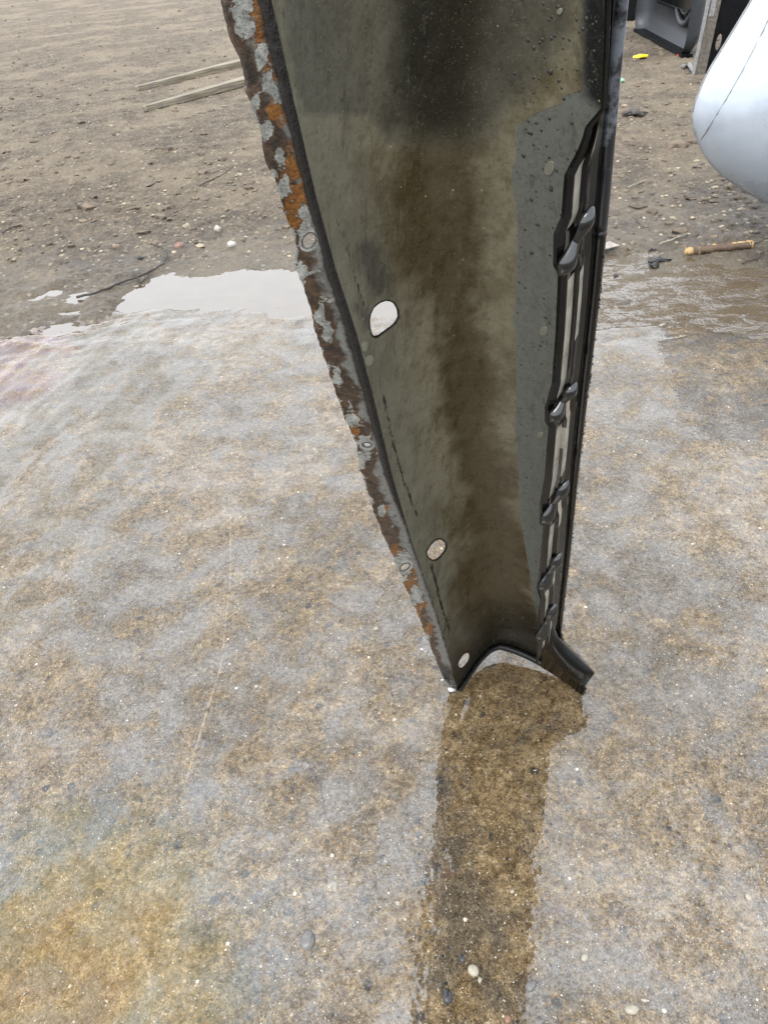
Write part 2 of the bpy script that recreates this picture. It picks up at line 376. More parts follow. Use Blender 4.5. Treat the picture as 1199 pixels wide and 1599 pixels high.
def wprof(t, v):
    k = smooth(.16, .0, v); t = np.clip(t, 0, 1)
    a = np.sin(pi * t ** .92) ** .85 * (1 - .15 * t); b = np.where(t < .36, np.sin(pi / 2 * np.clip(t / .36, 0, 1)) ** 1.15, 1 - np.clip((t - .36) / .64, 0, 1) ** 1.35)
    return W_R * t + depth(v) * (a * (1 - k) + b * k)
NV, NT = 520, 112
vv = np.linspace(0, VTOP, NV); ts = np.linspace(0, 1, NT)
Vg = np.repeat(vv[:, None], NT, 1); Tg = np.repeat(ts[None, :], NV, 0)
uF, uR = FOLD(vv), RIGHT(vv)
foot_w = smooth(.07, .0, vv)                                       # the foot comes forward to the ground
Ug = uF[:, None] + (uR - uF)[:, None] * Tg
Wg = wprof(Tg, Vg) - (W_R * foot_w)[:, None] * Tg ** 2
Wg = Wg + .0015 * fbm(Ug * 14, Vg * 9, 3, 40)
Pg = loc(Ug, Vg, Wg)
fender = empty('car_fender', tuple(A))
tag(fender, 'rusty-edged dark car fender standing on end on the wet concrete, hollow inner side showing', 'car part')

def cut(P, holes, pxr):
    """open holes in a grid of points; holes are outlines seen on the photo, snapped to the nearest grid points"""
    nr, nc = P.shape[:2]; keep = np.ones((nr - 1, nc - 1), bool); rim = []
    for pts in holes:
        x, y = seen(P.reshape(-1, 3)); x = x.reshape(nr, nc); y = y.reshape(nr, nc)
        ins = inside(x, y, pts)
        dense = []
        for i in range(len(pts)):
            a, b = np.array(pts[i]), np.array(pts[(i + 1) % len(pts)])
            for s_ in range(6): dense.append(a + (b - a) * s_ / 6)
        dense = np.array(dense)
        # boundary points: inside points with an outside neighbour
        nb = np.zeros_like(ins); o = ~ins
        nb[1:] |= o[:-1]; nb[:-1] |= o[1:]; nb[:, 1:] |= o[:, :-1]; nb[:, :-1] |= o[:, 1:]
        nb[1:, 1:] |= o[:-1, :-1]; nb[:-1, :-1] |= o[1:, 1:]; nb[1:, :-1] |= o[:-1, 1:]; nb[:-1, 1:] |= o[1:, :-1]
        bd = ins & nb
        for i, j in np.argwhere(bd):
            k = np.argmin((dense[:, 0] - x[i, j]) ** 2 + (dense[:, 1] - y[i, j]) ** 2)
            e = 1e-3
            # move within the local tangent plane so that the point lands on the outline
            a = P[i, min(j + 1, nc - 1)] - P[i, max(j - 1, 0)]; b = P[min(i + 1, nr - 1), j] - P[max(i - 1, 0), j]
            n = np.cross(a, b); n /= np.linalg.norm(n)
            P[i, j] = on_plane(dense[k, 0], dense[k, 1], P[i, j], n)
        f = ins[:-1, :-1] & ins[1:, :-1] & ins[:-1, 1:] & ins[1:, 1:]
        keep &= ~f
        rim.append(pts)
    return keep
def oval(cx, cy, a, b, rot, n=16, p=2.0):
    r = radians(rot); o = []
    for k in range(n):
        q_ = 2 * pi * k / n; X_ = a * abs(cos(q_)) ** (2 / p) * np.sign(cos(q_)); Y_ = b * abs(sin(q_)) ** (2 / p) * np.sign(sin(q_))
        o.append((cx + X_ * cos(r) - Y_ * sin(r), cy + X_ * sin(r) + Y_ * cos(r)))
    return o
HOLE_BIG = [(578, 492), (583, 481), (592, 473), (604, 469), (614, 473), (620, 483), (621, 494), (616, 504), (606, 512), (596, 519), (587, 526), (581, 524), (578, 512), (577, 502)]
HOLES = [HOLE_BIG, oval(681, 858, 17, 11, -52, p=2.6), oval(724, 1031, 13, 6, -58, p=2.4)]
keep = cut(Pg, HOLES, None)
px, py = seen(Pg.reshape(-1, 3))

# stains, coatings and dark patches on the inner face (shapes kept as distances on the metal)
GREY_STRIP = [(960, -400), (905, -200), (912, 60), (910, 140), (880, 150), (876, 162), (845, 172), (812, 192), (807, 205), (806, 250), (800, 262), (801, 305), (808, 322), (808, 420), (806, 470), (800, 500), (806, 520), (806, 640), (803, 668), (807, 690), (812, 800), (828, 900), (840, 980), (1100, 980), (1100, -400)]
BLOTCH = [(560, -420), (590, -100), (600, 60), (598, 150), (600, 205), (625, 226), (690, 232), (750, 230), (778, 212), (800, 180), (840, 140), (880, 95), (905, 50), (912, -60), (900, -420)]  # darker patch at the top of the panel
UPPER = [(400, -420), (440, 0), (462, 130), (478, 178), (540, 176), (575, 182), (610, 225), (640, 160), (700, 0), (720, -420)]
BROWN = [(655, -300), (690, 0), (640, 200), (610, 330), (625, 430), (680, 500), (680, 640), (700, 740), (715, 850), (690, 930), (700, 1040), (850, 1040), (842, 900), (815, 780), (775, 640), (745, 520), (760, 330), (745, 230), (740, 0), (720, -300)]  # brown stain; its wide lower end also paints in shade
BLACKZ = [(960, -400), (903, -300), (908, 0), (906, 120), (912, 150), (935, 172), (938, 185), (1100, 200), (1100, -400)]
CORE = [(560, -420), (610, -100), (612, 60), (615, 160), (640, 205), (690, 222), (740, 215), (765, 170), (770, 60), (775, -420)]
attrs = dict(core=sdist(px, py, CORE), blackz=sdist(px, py, BLACKZ), strip=sdist(px, py, GREY_STRIP), blotch=sdist(px, py, BLOTCH), upper=sdist(px, py, UPPER), brown=sdist(px, py, BROWN),
             seam=np.minimum(np.minimum(seg_dist(px, py, [(527, 345), (540, 390), (552, 430), (567, 478)]), seg_dist(px, py, [(598, 620), (612, 690), (628, 745), (650, 805)])), seg_dist(px, py, [(672, 880), (690, 950), (702, 985)])),
             smear=np.minimum(seg_dist(px, py, [(575, 395), (590, 440)]) , seg_dist(px, py, [(560, 480), (572, 505)]) + 12),
             rimd=np.min([seg_dist(px, py, h_, True) for h_ in HOLES], 0), tt=Tg.reshape(-1), vv=Vg.reshape(-1))
q = M('fender_inner_coating'); P = q.pos()
TC = q.N.new('ShaderNodeTexCoord').outputs['Object']
n1 = q.noise(P, 9, 6, .65); n2 = q.noise(P, 42, 6, .7); n3 = q.noise(P, 190, 4, .7)
streak = q.noise(q.map(P, (5, 5, 60)), 1, 4, .6)
olive = q.mix(q.step(q.math('ADD', q.math('MULTIPLY', n1, .5), q.math('MULTIPLY', n2, .5)), .38, .62), (.102, .085, .048), (.205, .186, .128))
olive = q.mix(q.math('MULTIPLY', q.step(q.attr('tt'), .25, .05), .6), olive, (.125, .122, .098))
br = q.step(q.math('ADD', q.attr('brown'), q.math('MULTIPLY', q.math('SUBTRACT', n1, .5), 110.0)), 22, -30)
c = q.mix(q.math('MULTIPLY', br, .75), olive, q.mix(n2, (.028, .018, .006), (.062, .043, .016)))
c = q.mix(q.math('MULTIPLY', q.step(streak, .56, .74), q.step(q.attr('vv'), .62, .25, 0, .5)), c, (.030, .023, .012))
up = q.step(q.math('ADD', q.attr('upper'), q.math('MULTIPLY', q.math('SUBTRACT', n2, .5), 16.0)), 10, -8)
c = q.mix(q.math('MULTIPLY', up, .55), c, q.mix(n2, (.032, .033, .029), (.055, .057, .052)))
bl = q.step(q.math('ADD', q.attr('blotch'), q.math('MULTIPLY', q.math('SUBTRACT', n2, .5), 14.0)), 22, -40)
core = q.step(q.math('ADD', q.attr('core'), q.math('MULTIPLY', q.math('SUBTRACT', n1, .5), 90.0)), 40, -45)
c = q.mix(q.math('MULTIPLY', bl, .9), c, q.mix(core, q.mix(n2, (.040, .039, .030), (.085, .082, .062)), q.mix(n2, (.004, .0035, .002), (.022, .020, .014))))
gs = q.step(q.math('ADD', q.attr('strip'), q.math('MULTIPLY', q.math('SUBTRACT', n3, .5), 3.5)), 1.2, -1.2)
c = q.mix(gs, c, q.mix(n2, (.105, .110, .096), (.150, .155, .138)))
c = q.mix(q.step(q.attr('blackz'), 10, -14, 0, .95), c, (.008, .009, .009))
c = q.mix(q.math('MULTIPLY', q.step(n3, .60, .72), q.step(n1, .4, .6, .15, .7)), c, (.022, .016, .008))
sm = q.math('ADD', q.attr('seam'), q.math('MULTIPLY', q.math('SUBTRACT', n3, .5), 9.0))
c = q.mix(q.math('MULTIPLY', q.step(sm, 2.6, .8), q.step(n2, .36, .5)), c, (.006, .006, .006))
c = q.mix(q.step(q.math('ADD', q.attr('smear'), q.math('MULTIPLY', q.math('SUBTRACT', n2, .5), 34.0)), 34, 8, 0, .6), c, (.020, .020, .020))
c = q.mix(q.step(q.attr('rimd'), 3.2, 1.2), c, (.008, .007, .006))
c = q.mix(q.step(q.math('ADD', q.attr('vv'), q.math('MULTIPLY', q.math('SUBTRACT', n1, .5), .12)), .30, .05, 0, .93), c, (.006, .0055, .004))  # panel bottom blackened: shade painted into the colour over the brown stain
spk = q.voro(P, 260); c = q.mix(q.math('MULTIPLY', q.step(spk.outputs['Distance'], .3, .2), q.step(q.sep(spk.outputs['Color'])[0], .9955, .997)), c, (.30, .26, .16))
runs = q.noise(q.map(TC, (130, 130, 5)), 1, 4, .6)
c = q.mix(q.math('MULTIPLY', q.step(runs, .55, .72), .35), c, (.020, .016, .009)); c = q.mix(q.math('MULTIPLY', q.step(runs, .40, .28), .22), c, (.20, .19, .14))
c = q.mix(1.0, c, q.ramp(n3, [(.25, (.62, .60, .56)), (.5, (1, 1, 1)), (.75, (1.0, 1.0, 1.0))]), 'MULTIPLY')
c = q.mix(q.math('MULTIPLY', q.step(q.noise(P, 520, 3, .7), .60, .70), .5), c, (.24, .22, .16))
bh = q.math('ADD', q.math('MULTIPLY', gs, -.5), q.math('ADD', q.math('MULTIPLY', n2, .5), q.math('MULTIPLY', n3, .35)))
q.set(Base_Color=c, Roughness=q.step(n2, .3, .7, .22, .42), IOR=1.28, Normal=q.bump(bh, .22, .004))
MAT_PANEL = q.m
black_gloss = simple('wet_black_paint', (.003, .0035, .004), .05, .3, 60, ior=1.7, bump=.08, bscale=120)
black_satin = simple('black_primer', (.005, .005, .0055), .25, .4, 40, ior=1.25, bump=.2, bscale=180)
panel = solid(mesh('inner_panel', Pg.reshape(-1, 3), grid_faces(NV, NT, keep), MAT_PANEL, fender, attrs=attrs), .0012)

# ---- the rusty mounting flange along the left edge
NL = 34; sl = np.linspace(0, 1, NL)
vl = np.linspace(.004, VTOP, NV); Vl = np.repeat(vl[:, None], NL, 1); Sl = np.repeat(sl[None, :], NV, 0)
jag = .0035 * fbm(vl * 60, vl * 0 + 3, 4, 60) + .0020 * fbm(vl * 220, vl * 0 + 8, 2, 61)
uL = LEFT(vl) + jag; uFo = FOLD(vl) + .0025
Ul = uL[:, None] + (uFo - uL)[:, None] * Sl
Wl = .004 * (1 - Sl) - .0050 * np.exp(-((Sl - .88) / .075) ** 2) - .0012 * Sl + .0035 * fbm(Ul * 50, Vl * 26, 3, 70) * smooth(1, .7, Sl)
Wl = Wl + .010 * smooth(.12, 0, Sl) * (fbm(Vl * 16, Sl * 0, 3, 77) + .1)        # the torn edge curls
Pl = loc(Ul, Vl, Wl)
LH = [oval(483, 375, 13, 9, -55), oval(573, 694, 6.5, 3.0, 5), oval(632, 885, 8, 4.2, -35)]
keepl = cut(Pl, LH, None)
lx, ly = seen(Pl.reshape(-1, 3))
q = M('rusted_galvanised_steel'); P = q.pos()
n1 = q.noise(P, 22, 5, .6, .4); n2 = q.noise(P, 75, 5, .65, .3); n3 = q.noise(P, 330, 4, .7); nz = q.noise(P, 46, 4, .55, .9)
V_ = q.attr('vv'); Sx = q.attr('ss')
zinc = q.mix(q.step(n2, .35, .65), (.15, .155, .142), (.30, .305, .285)); rust = q.mix(q.step(n3, .35, .65), (.095, .034, .007), (.20, .085, .017))
darkr = q.mix(q.step(n2, .35, .68), (.020, .014, .010), (.075, .048, .030)); prim = q.mix(n2, (.085, .085, .078), (.19, .19, .178))
mid_prim = q.step(q.math('ADD', Sx, q.math('MULTIPLY', q.math('SUBTRACT', n1, .5), 1.6)), .42, .64)
c = q.mix(mid_prim, darkr, prim)                                                    # grime outside, grey primer by the fold
rz = q.attr('rust'); zz = q.attr('zinc')
c = q.mix(q.step(q.math('ADD', q.math('MULTIPLY', q.math('SUBTRACT', n2, .5), 1.7), q.math('MULTIPLY', rz, .62)), .33, .40), c, rust)
nw = q.noise(P, 95, 6, .7, 1.2)
zf = q.math('ADD', q.math('ADD', q.math('MULTIPLY', q.math('SUBTRACT', nz, .5), 1.3), q.math('MULTIPLY', q.math('SUBTRACT', nw, .5), 1.0)), q.math('MULTIPLY', zz, .60))
c = q.mix(q.step(zf, .17, .27, 0, .8), c, q.mix(n3, (.030, .016, .009), (.085, .040, .014)))        # rust creeping out from under the lifted coat
zm = q.step(zf, .28, .30)
c = q.mix(zm, c, zinc); c = q.mix(q.math('MULTIPLY', zm, q.step(n3, .54, .66, 0, .7)), c, (.06, .045, .03))
c = q.mix(q.step(q.math('ADD', q.attr('hole'), q.math('MULTIPLY', q.math('SUBTRACT', n2, .5), 8.0)), 7, 5), c, zinc); c = q.mix(q.step(q.attr('hole'), 2.6, 1.2, 0, .85), c, (.03, .026, .022))
c = q.mix(q.step(q.math('ADD', Sx, q.math('MULTIPLY', q.math('SUBTRACT', n2, .5), .25)), q.step(V_, .62, .82, .90, .66), q.step(V_, .62, .82, 1.0, .78)), c, (.014, .013, .012))
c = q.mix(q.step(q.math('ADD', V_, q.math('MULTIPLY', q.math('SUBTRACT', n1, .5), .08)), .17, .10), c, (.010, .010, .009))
q.set(Base_Color=c, Roughness=q.step(n2, .3, .7, .14, .45), IOR=1.4, Normal=q.bump(q.math('ADD', q.math('MULTIPLY', zm, .45), q.math('ADD', q.math('MULTIPLY', nz, 1.0), q.math('MULTIPLY', n3, .4))), .6, .006))
MAT_RUST = q.m
yy = np.clip(ly, -300, 1100); Sf = Sl.reshape(-1)
RUST_C = [(462, 262, 38), (462, 330, 30), (418, 50, 30), (436, 165, 30), (405, 20, 34), (425, 100, 26), (555, 670, 18), (640, 910, 18), (655, 945, 16), (668, 985, 12), (620, 862, 12), (495, 490, 8), (600, 800, 10), (430, 110, 22), (470, 300, 24)]
ZINC_C = [(383, 40, 18), (408, 85, 17), (420, 130, 15), (434, 150, 14), (402, 160, 15), (418, 205, 12), (436, 240, 12), (445, 290, 12), (478, 345, 20), (470, 425, 16), (500, 495, 12), (512, 520, 14), (525, 590, 12), (548, 655, 14), (572, 700, 16), (565, 720, 10), (595, 800, 8), (626, 880, 20), (650, 930, 14), (640, 965, 10), (662, 1000, 12), (380, 10, 22)]
def blobs(C): 
    r = np.zeros(len(lx))
    for x, y, s_ in C: r = np.maximum(r, np.exp(-((lx - x) ** 2 / (s_ * .8) ** 2 + (ly - y) ** 2 / (s_ * 1.35) ** 2)))
    return r
edge_z = smooth(.16, .02, Sf) * (.45 + fbm(Vl.reshape(-1) * 30, Sf * 3, 3, 90))
flange = solid(mesh('mounting_flange', Pl.reshape(-1, 3), grid_faces(NV, NL, keepl), MAT_RUST, fender,
    attrs=dict(vv=Vl.reshape(-1), ss=Sf, rust=blobs(RUST_C), zinc=np.maximum(blobs(ZINC_C), edge_z), hole=np.min([seg_dist(lx, ly, h_, True) for h_ in LH], 0))), .0015)
tag(flange, 'rusty torn steel flange with exposed zinc patches')

# ---- return flange on the right, corrugated, free on its left edge
FREE_PX = [(946, 0), (944, 90), (940, 172), (927, 186), (915, 200), (911, 216), (903, 236), (882, 275), (877, 340), (865, 366), (864, 415), (872, 430), (868, 520), (862, 600), (851, 638), (851, 660), (857, 668), (850, 750), (843, 788), (843, 808), (849, 816), (842, 895), (838, 918), (843, 935), (840, 975), (839, 1000), (838, 1030)]
FREE = edge_curve(FREE_PX, .012)
v_tip = uv_of(846, 1037, .012)[1]; v_join = uv_of(873, 985, .03)[1]
NF = 420; vf = np.linspace(v_tip, VTOP, NF)
free = FREE(vf); outer = RIGHT(np.maximum(vf, v_join + .004)) - .004
tipk = smooth(v_tip + .075, v_tip, vf)
outer = outer - tipk * (outer - (free + .012))
qs = np.array([0, .06, .20, .22, .41, .43, .53, .55, .67, .69, .85, 1.0])
lo = smooth(.75, .35, vf)                                      # the bright bands get thinner downwards
Q = np.repeat(qs[None, :], NF, 0); Q[:, 4] -= .04 * lo; Q[:, 5] -= .04 * lo; Q[:, 8] -= .04 * lo; Q[:, 9] -= .04 * lo
wob = .02 * fbm(vf * 25, vf * 0, 3, 95); Q[:, 2:10] += wob[:, None]
corr = np.array([.002, -.001, -.003, -.0025, .003, .003, -.002, -.0025, .003, .003, .001, .004])
Uf = free[:, None] + (outer - free)[:, None] * Q
W_out = W_R - .006
Wf = .012 + (W_out - .012) * Q ** 1.4 + corr[None, :]
Pf = loc(Uf, np.repeat(vf[:, None], len(qs), 1), Wf)
black_flange = simple('black_sealed_paint', (.003, .003, .0028), .09, .4, 60, ior=1.42, bump=.08, bscale=120)
edge_gloss = simple('glossy_rim_paint', (.012, .013, .015), .10, .2, 60, ior=2.3)
painted_glint = simple('painted_flange_reflection', (.27, .25, .21), .32, .22, 50, ior=1.5, bump=.15, bscale=220)  # ground and sky reflections on the black flange, painted as pale bands
JOG = [((912, 342), (883, 402), 22), ((889, 606), (866, 640), 17), ((876, 762), (853, 800), 13), ((867, 873), (849, 906), 11), ((860, 953), (845, 985), 9)]
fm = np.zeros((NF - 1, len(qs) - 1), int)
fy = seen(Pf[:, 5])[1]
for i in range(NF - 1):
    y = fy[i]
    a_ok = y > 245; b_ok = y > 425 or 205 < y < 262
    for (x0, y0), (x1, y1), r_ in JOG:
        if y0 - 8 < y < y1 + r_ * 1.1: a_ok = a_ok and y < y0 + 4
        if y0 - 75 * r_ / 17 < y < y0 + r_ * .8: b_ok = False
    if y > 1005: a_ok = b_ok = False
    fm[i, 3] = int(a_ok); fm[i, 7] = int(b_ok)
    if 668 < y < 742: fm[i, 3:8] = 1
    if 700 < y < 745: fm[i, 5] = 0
ret = solid(mesh('return_flange', Pf.reshape(-1, 3), grid_faces(NF, len(qs)), None, fender, False, mats=[black_flange, painted_glint], fmat=fm.reshape(-1)), .0014)
tag(ret, 'glossy black folded flange with pale reflections painted in as bands')
# S-shaped pressed dimples across the flange
for (x0, y0), (x1, y1), r_ in JOG:
    wA, wB = .024, .012
    p0 = loc(*uv_of(x0, y0, wA), wA); p1 = loc(*uv_of(x1, y1, wB), wB)
    side = fu * np.sign(1)
    path = []; rad = []; mm = np.linalg.norm(p1 - p0) / math.hypot(x1 - x0, y1 - y0)
    D_ = np.linalg.norm(p1 - p0)
    for k in range(49):
        s_ = k / 48; e = -.42 + 1.84 * s_
        off = .05 * sin(2 * pi * s_) * D_
        path.append(p0 + (p1 - p0) * e + fv * off - fw * (.004 + .003 * abs(sin(2 * pi * s_))))
        lobe = .46 + .50 * math.exp(-((s_ - .20) / .17) ** 2) + .68 * math.exp(-((s_ - .76) / .19) ** 2)
        endc = math.sqrt(max(0, 1 - (abs(s_ - .5) * 2) ** 6))
        rad.append(max(r_ * mm * .66 * lobe * endc, .0003))
    Vt, Ft = tube(path, rad, 14, .7, up=fw)
    mesh('pressed_dimple', Vt, Ft, black_gloss, ret)
# rolled outer edge
vr = np.linspace(0.03, VTOP, 160); er = loc(RIGHT(vr), vr, np.where(vr < .07, W_R * (1 - smooth(.07, 0, vr)), W_R))
rr_ = .0040 + .0016 * smooth(.5, .95, vr); k0 = int(np.argmin(np.abs(seen(er)[1] - 360)))
Vt, Ft = tube(er[:k0 + 1], rr_[:k0 + 1], 12, 1.0, up=fw); mesh('rolled_edge', Vt, Ft, black_flange, fender)
rim_sheen = M('painted_rim_reflection'); P = rim_sheen.pos(); nn = rim_sheen.math('ADD', rim_sheen.noise(P, 45, 5, .65), rim_sheen.step(rim_sheen.sep(P)[2], float(er[k0][2]), float(er[k0][2]) + .16, -.24, .03))  # sky reflection on the upper rim, painted into its colour
rim_sheen.set(Base_Color=rim_sheen.mix(rim_sheen.step(nn, .40, .56), (.012, .013, .016), rim_sheen.mix(nn, (.07, .08, .097), (.17, .185, .21))), Roughness=.25)
Vt, Ft = tube(er[k0:], rr_[k0:], 12, 1.0, up=fw); tag(mesh('rolled_edge', Vt, Ft, rim_sheen.m, fender), 'upper rim with pale blue-grey sky reflection painted in')

# bottom lip and the foot
tb = np.linspace(0, 1, 60); j0 = 0
ub = uF[0] + (uR[0] - uF[0]) * tb; wb = wprof(tb, 0 * tb) - W_R * tb ** 2
du = np.gradient(ub); dw = np.gradient(wb); nl = np.hypot(du, dw); nin = np.stack([dw / nl, -du / nl], 1)     # towards the hollow side
wid = .010 + .006 * smooth(.1, .5, tb)
V = []
for k, (f_, dv) in enumerate(((0, -.001), (0, .004), (.5, .006), (1, .005), (1, -.001))):
    V.append(loc(ub + nin[:, 0] * wid * f_, np.full(60, dv), wb + nin[:, 1] * wid * f_))
mesh('bottom_lip', np.array(V).reshape(-1, 3), grid_faces(5, 60), black_satin, fender)
# foot: a tapering black channel that carries the right corner
def fp(x, y, w): 
    p_ = on_plane(x, y, A + fw * w, fw); p_[2] = max(p_[2], .0015); return p_
N_ = 12
def rail(pts, ws):
    s_ = np.linspace(0, 1, N_) * (len(pts) - 1); k = range(len(pts)); X_ = np.interp(s_, k, [p[0] for p in pts]); Y_ = np.interp(s_, k, [p[1] for p in pts]); W_ = np.interp(s_, k, ws)
    return [fp(X_[i_], Y_[i_], W_[i_]) for i_ in range(N_)]
rails = [rail([(862, 960), (872, 992), (880, 1002), (902, 1023), (928, 1049)], [.05, .048, .044, .03, .012]),
         rail([(860, 962), (869, 996), (878, 1007), (900, 1029), (927, 1052)], [.038, .034, .028, .014, -.002]),
         rail([(857, 970), (862, 1003), (868, 1020), (890, 1043), (922, 1059)], [.030, .026, .020, .006, -.006]),
         rail([(854, 975), (852, 1010), (853, 1025), (882, 1047), (918, 1065)], [.040, .040, .036, .022, .006]),
         rail([(851, 985), (846, 1016), (846, 1034), (880, 1056), (922, 1075)], [.046, .046, .044, .028, .008])]
lk_ = np.linspace(.70, 1, N_); li = [np.interp(lk_, tb, z_) for z_ in (ub + nin[:, 0] * wid * 1.05, wb + nin[:, 1] * wid * 1.05)]
rails[3] = list(.45 * np.array(rails[2]) + .55 * loc(li[0], np.full(N_, .006), li[1]) + fw * .004)
rails[4] = list(loc(li[0], np.full(N_, .002), li[1]))
o = solid(mesh('foot', np.array(rails).reshape(-1, 3), grid_faces(5, N_), simple('foot_black_paint', (.0025, .003, .0035), .10, .3, 60, ior=1.33, bump=.12, bscale=90), fender), .0015)
# bolt tabs at the lower left corner
zincm = simple('bright_zinc', (.55, .56, .55), .3, .25, 90, metal=.85, bump=.2)
for (x, y, a_, b_, r_) in ((694, 1066, 8, 5, 30), (705, 1081, 6, 2.6, -35)):
    pts = oval(x, y, a_, b_, r_, 14); P0 = A - fw * .003
    if y > 1077: P0 = A - fw * .004 + fv * 0
    base_ = [on_plane(p[0], p[1], P0, fw) for p in pts]; base_ = [np.array([b[0], b[1], max(b[2], .002)]) for b in base_]
    top_ = [b - fw * .003 for b in base_]; n_ = len(pts)
    mesh('clip_tab', base_ + top_, [(i, (i + 1) % n_, n_ + (i + 1) % n_, n_ + i) for i in range(n_)] + [tuple(range(n_, 2 * n_)), tuple(range(n_))[::-1]], zincm, flange, False)

# ---- spot weld marks and water beads on the inner face
def hit(x, y):
    k = np.argmin((px - x) ** 2 + (py - y) ** 2); i, j = divmod(int(k), NT)
    p = Pg[i, j]; a = Pg[i, min(j + 1, NT - 1)] - Pg[i, max(j - 1, 0)]; b = Pg[min(i + 1, NV - 1), j] - Pg[max(i - 1, 0), j]
    n = np.cross(a, b); n /= np.linalg.norm(n)
    if n @ (CC - p) < 0: n = -n
    return p, n
weldm = simple('pale_weld_mark', (.19, .185, .145), .45, .15, 90)
for (x, y, a_, b_, r_) in ((857, 263, 11, 7.5, -70), (848, 517, 7.5, 6, -60), (577, 563, 9, 5.5, -70), (570, 541, 8, 4.5, -70), (843, 679, 5, 4, -40), (873, 18, 5, 4, -60)):
    p, n = hit(x, y); pts = [on_plane(X_, Y_, p + n * .0016, n) for X_, Y_ in oval(x, y, a_, b_, r_, 16)]
    lowp = [w_ - n * .002 for w_ in pts]; n_ = 16
    mesh('spot_weld', pts + lowp, [tuple(range(n_))] + [(i, (i + 1) % n_, n_ + (i + 1) % n_, n_ + i) for i in range(n_)], weldm, panel, False)
q = M('water_bead'); q.set(Base_Color=(.045, .046, .040), Roughness=.05, IOR=1.33); bead = q.m
VB, FB = [], []
bm = bmesh.new(); bmesh.ops.create_icosphere(bm, subdivisions=1, radius=1)
bv = np.array([v.co[:] for v in bm.verts]); bf = [[k.index for k in f.verts] for f in bm.faces]; bm.free()
def add_bead(p, n, r):
    t1 = np.cross(n, [0, 0, 1.0]); t1 /= np.linalg.norm(t1) + 1e-9; t2 = np.cross(n, t1)
    o = len(VB); VB.extend((p + n * .0004) + r * (bv[:, :1] * t1 + bv[:, 1:2] * t2 * 1.1 + bv[:, 2:] * n * .45)); FB.extend([[o + k for k in f] for f in bf])
for _ in range(380):
    y = random.uniform(-150, 960); t0 = random.uniform(.70, .97)
    k = np.argmin(np.abs(py.reshape(NV, NT)[:, 90] - y)); j = int(t0 * (NT - 1)); p = Pg[k, j]
    a = Pg[k, min(j + 1, NT - 1)] - Pg[k, j - 1]; b = Pg[min(k + 1, NV - 1), j] - Pg[max(k - 1, 0), j]; n = np.cross(a, b); n /= np.linalg.norm(n)
    if n @ (CC - p) < 0: n = -n
    add_bead(p, n, random.uniform(.0006, .0019) * (1 if random.random() < .8 else 1.4))
for _ in range(130):
    v = random.uniform(.08, 1.05); p = loc(RIGHT(v), v, W_R) ; a_ = random.uniform(-.6, 1.3); n = fu * cos(a_) - fw * sin(a_)
    add_bead(p + n * (.0048 + .001 * v), n, random.uniform(.0008, .0018))
tag(mesh('water_beads', VB, FB, bead, panel), kind='stuff')

# ================================================================== THINGS IN THE YARD
def ground_z(x, y):
    return float(dirt_z(np.array([x]), np.array([y]))[0]) if y > edge_y(np.array([x]))[0] else 0.0
def gpt(x, y, up=0.0):
    p = at(x, y); z = ground_z(p[0], p[1]); p = at(x, y, z); p[2] += up; return p

# ---- two pointed wooden stakes
q = M('weathered_timber'); P = q.pos(); TO = q.N.new('ShaderNodeTexCoord').outputs['Object']
g = q.noise(q.map(TO, (3, 60, 60)), 1, 5, .6); g2 = q.noise(TO, 9, 4)
c = q.mix(q.step(g, .35, .65), (.10, .084, .058), (.25, .215, .155)); c = q.mix(q.step(g2, .55, .7, 0, .6), c, (.14, .13, .115))
q.set(Base_Color=c, Roughness=.75, Normal=q.bump(g, .4, .004)); MAT_TIMBER = q.m
def stake(tip, far, wid, thick, label):
    a, b = gpt(*tip), gpt(*far); a[2] = b[2] = 0
    d = b - a; L = np.linalg.norm(d) * 1.9; d /= np.linalg.norm(d); s = np.array([-d[1], d[0], 0])
    V = []
    for k, (x, wf, tf) in enumerate(((0, .34, .46), (.012, .42, .52), (L * .25, .42 + .83 * .25, .52 + .5 * .25), (L * .5, .42 + .83 * .5, .52 + .25), (L * .75, .42 + .83 * .75, .52 + .375), (L, 1.25, 1.02))):
        for sy, sz in ((-1, 0), (1, 0), (1, 1), (-1, 1)):
            V.append((x, sy * wid * .5 * wf, sz * thick * tf))
    F = [(i * 4 + k, i * 4 + (k + 1) % 4, (i + 1) * 4 + (k + 1) % 4, (i + 1) * 4 + k) for i in range(5) for k in range(4)] + [(3, 2, 1, 0), (20, 21, 22, 23)]
    o = mesh('wooden_stake', V, F, MAT_TIMBER, None, False)
    z = max(ground_z(*(a[:2] + d[:2] * t_)) for t_ in (0, .3, .6, .9))
    o.location = (a[0], a[1], z - .004); o.rotation_euler = (0, 0, math.atan2(d[1], d[0])); bevel(o, .006)
    return tag(o, label, 'stake', 'pointed timber stakes on the dirt')
stake((214, 143), (372, 104), .15, .085, 'farther of two grey timber stakes with tapered end lying on the dirt')
stake((226, 173), (376, 135), .15, .085, 'nearer of two grey timber stakes with tapered end lying on the dirt')

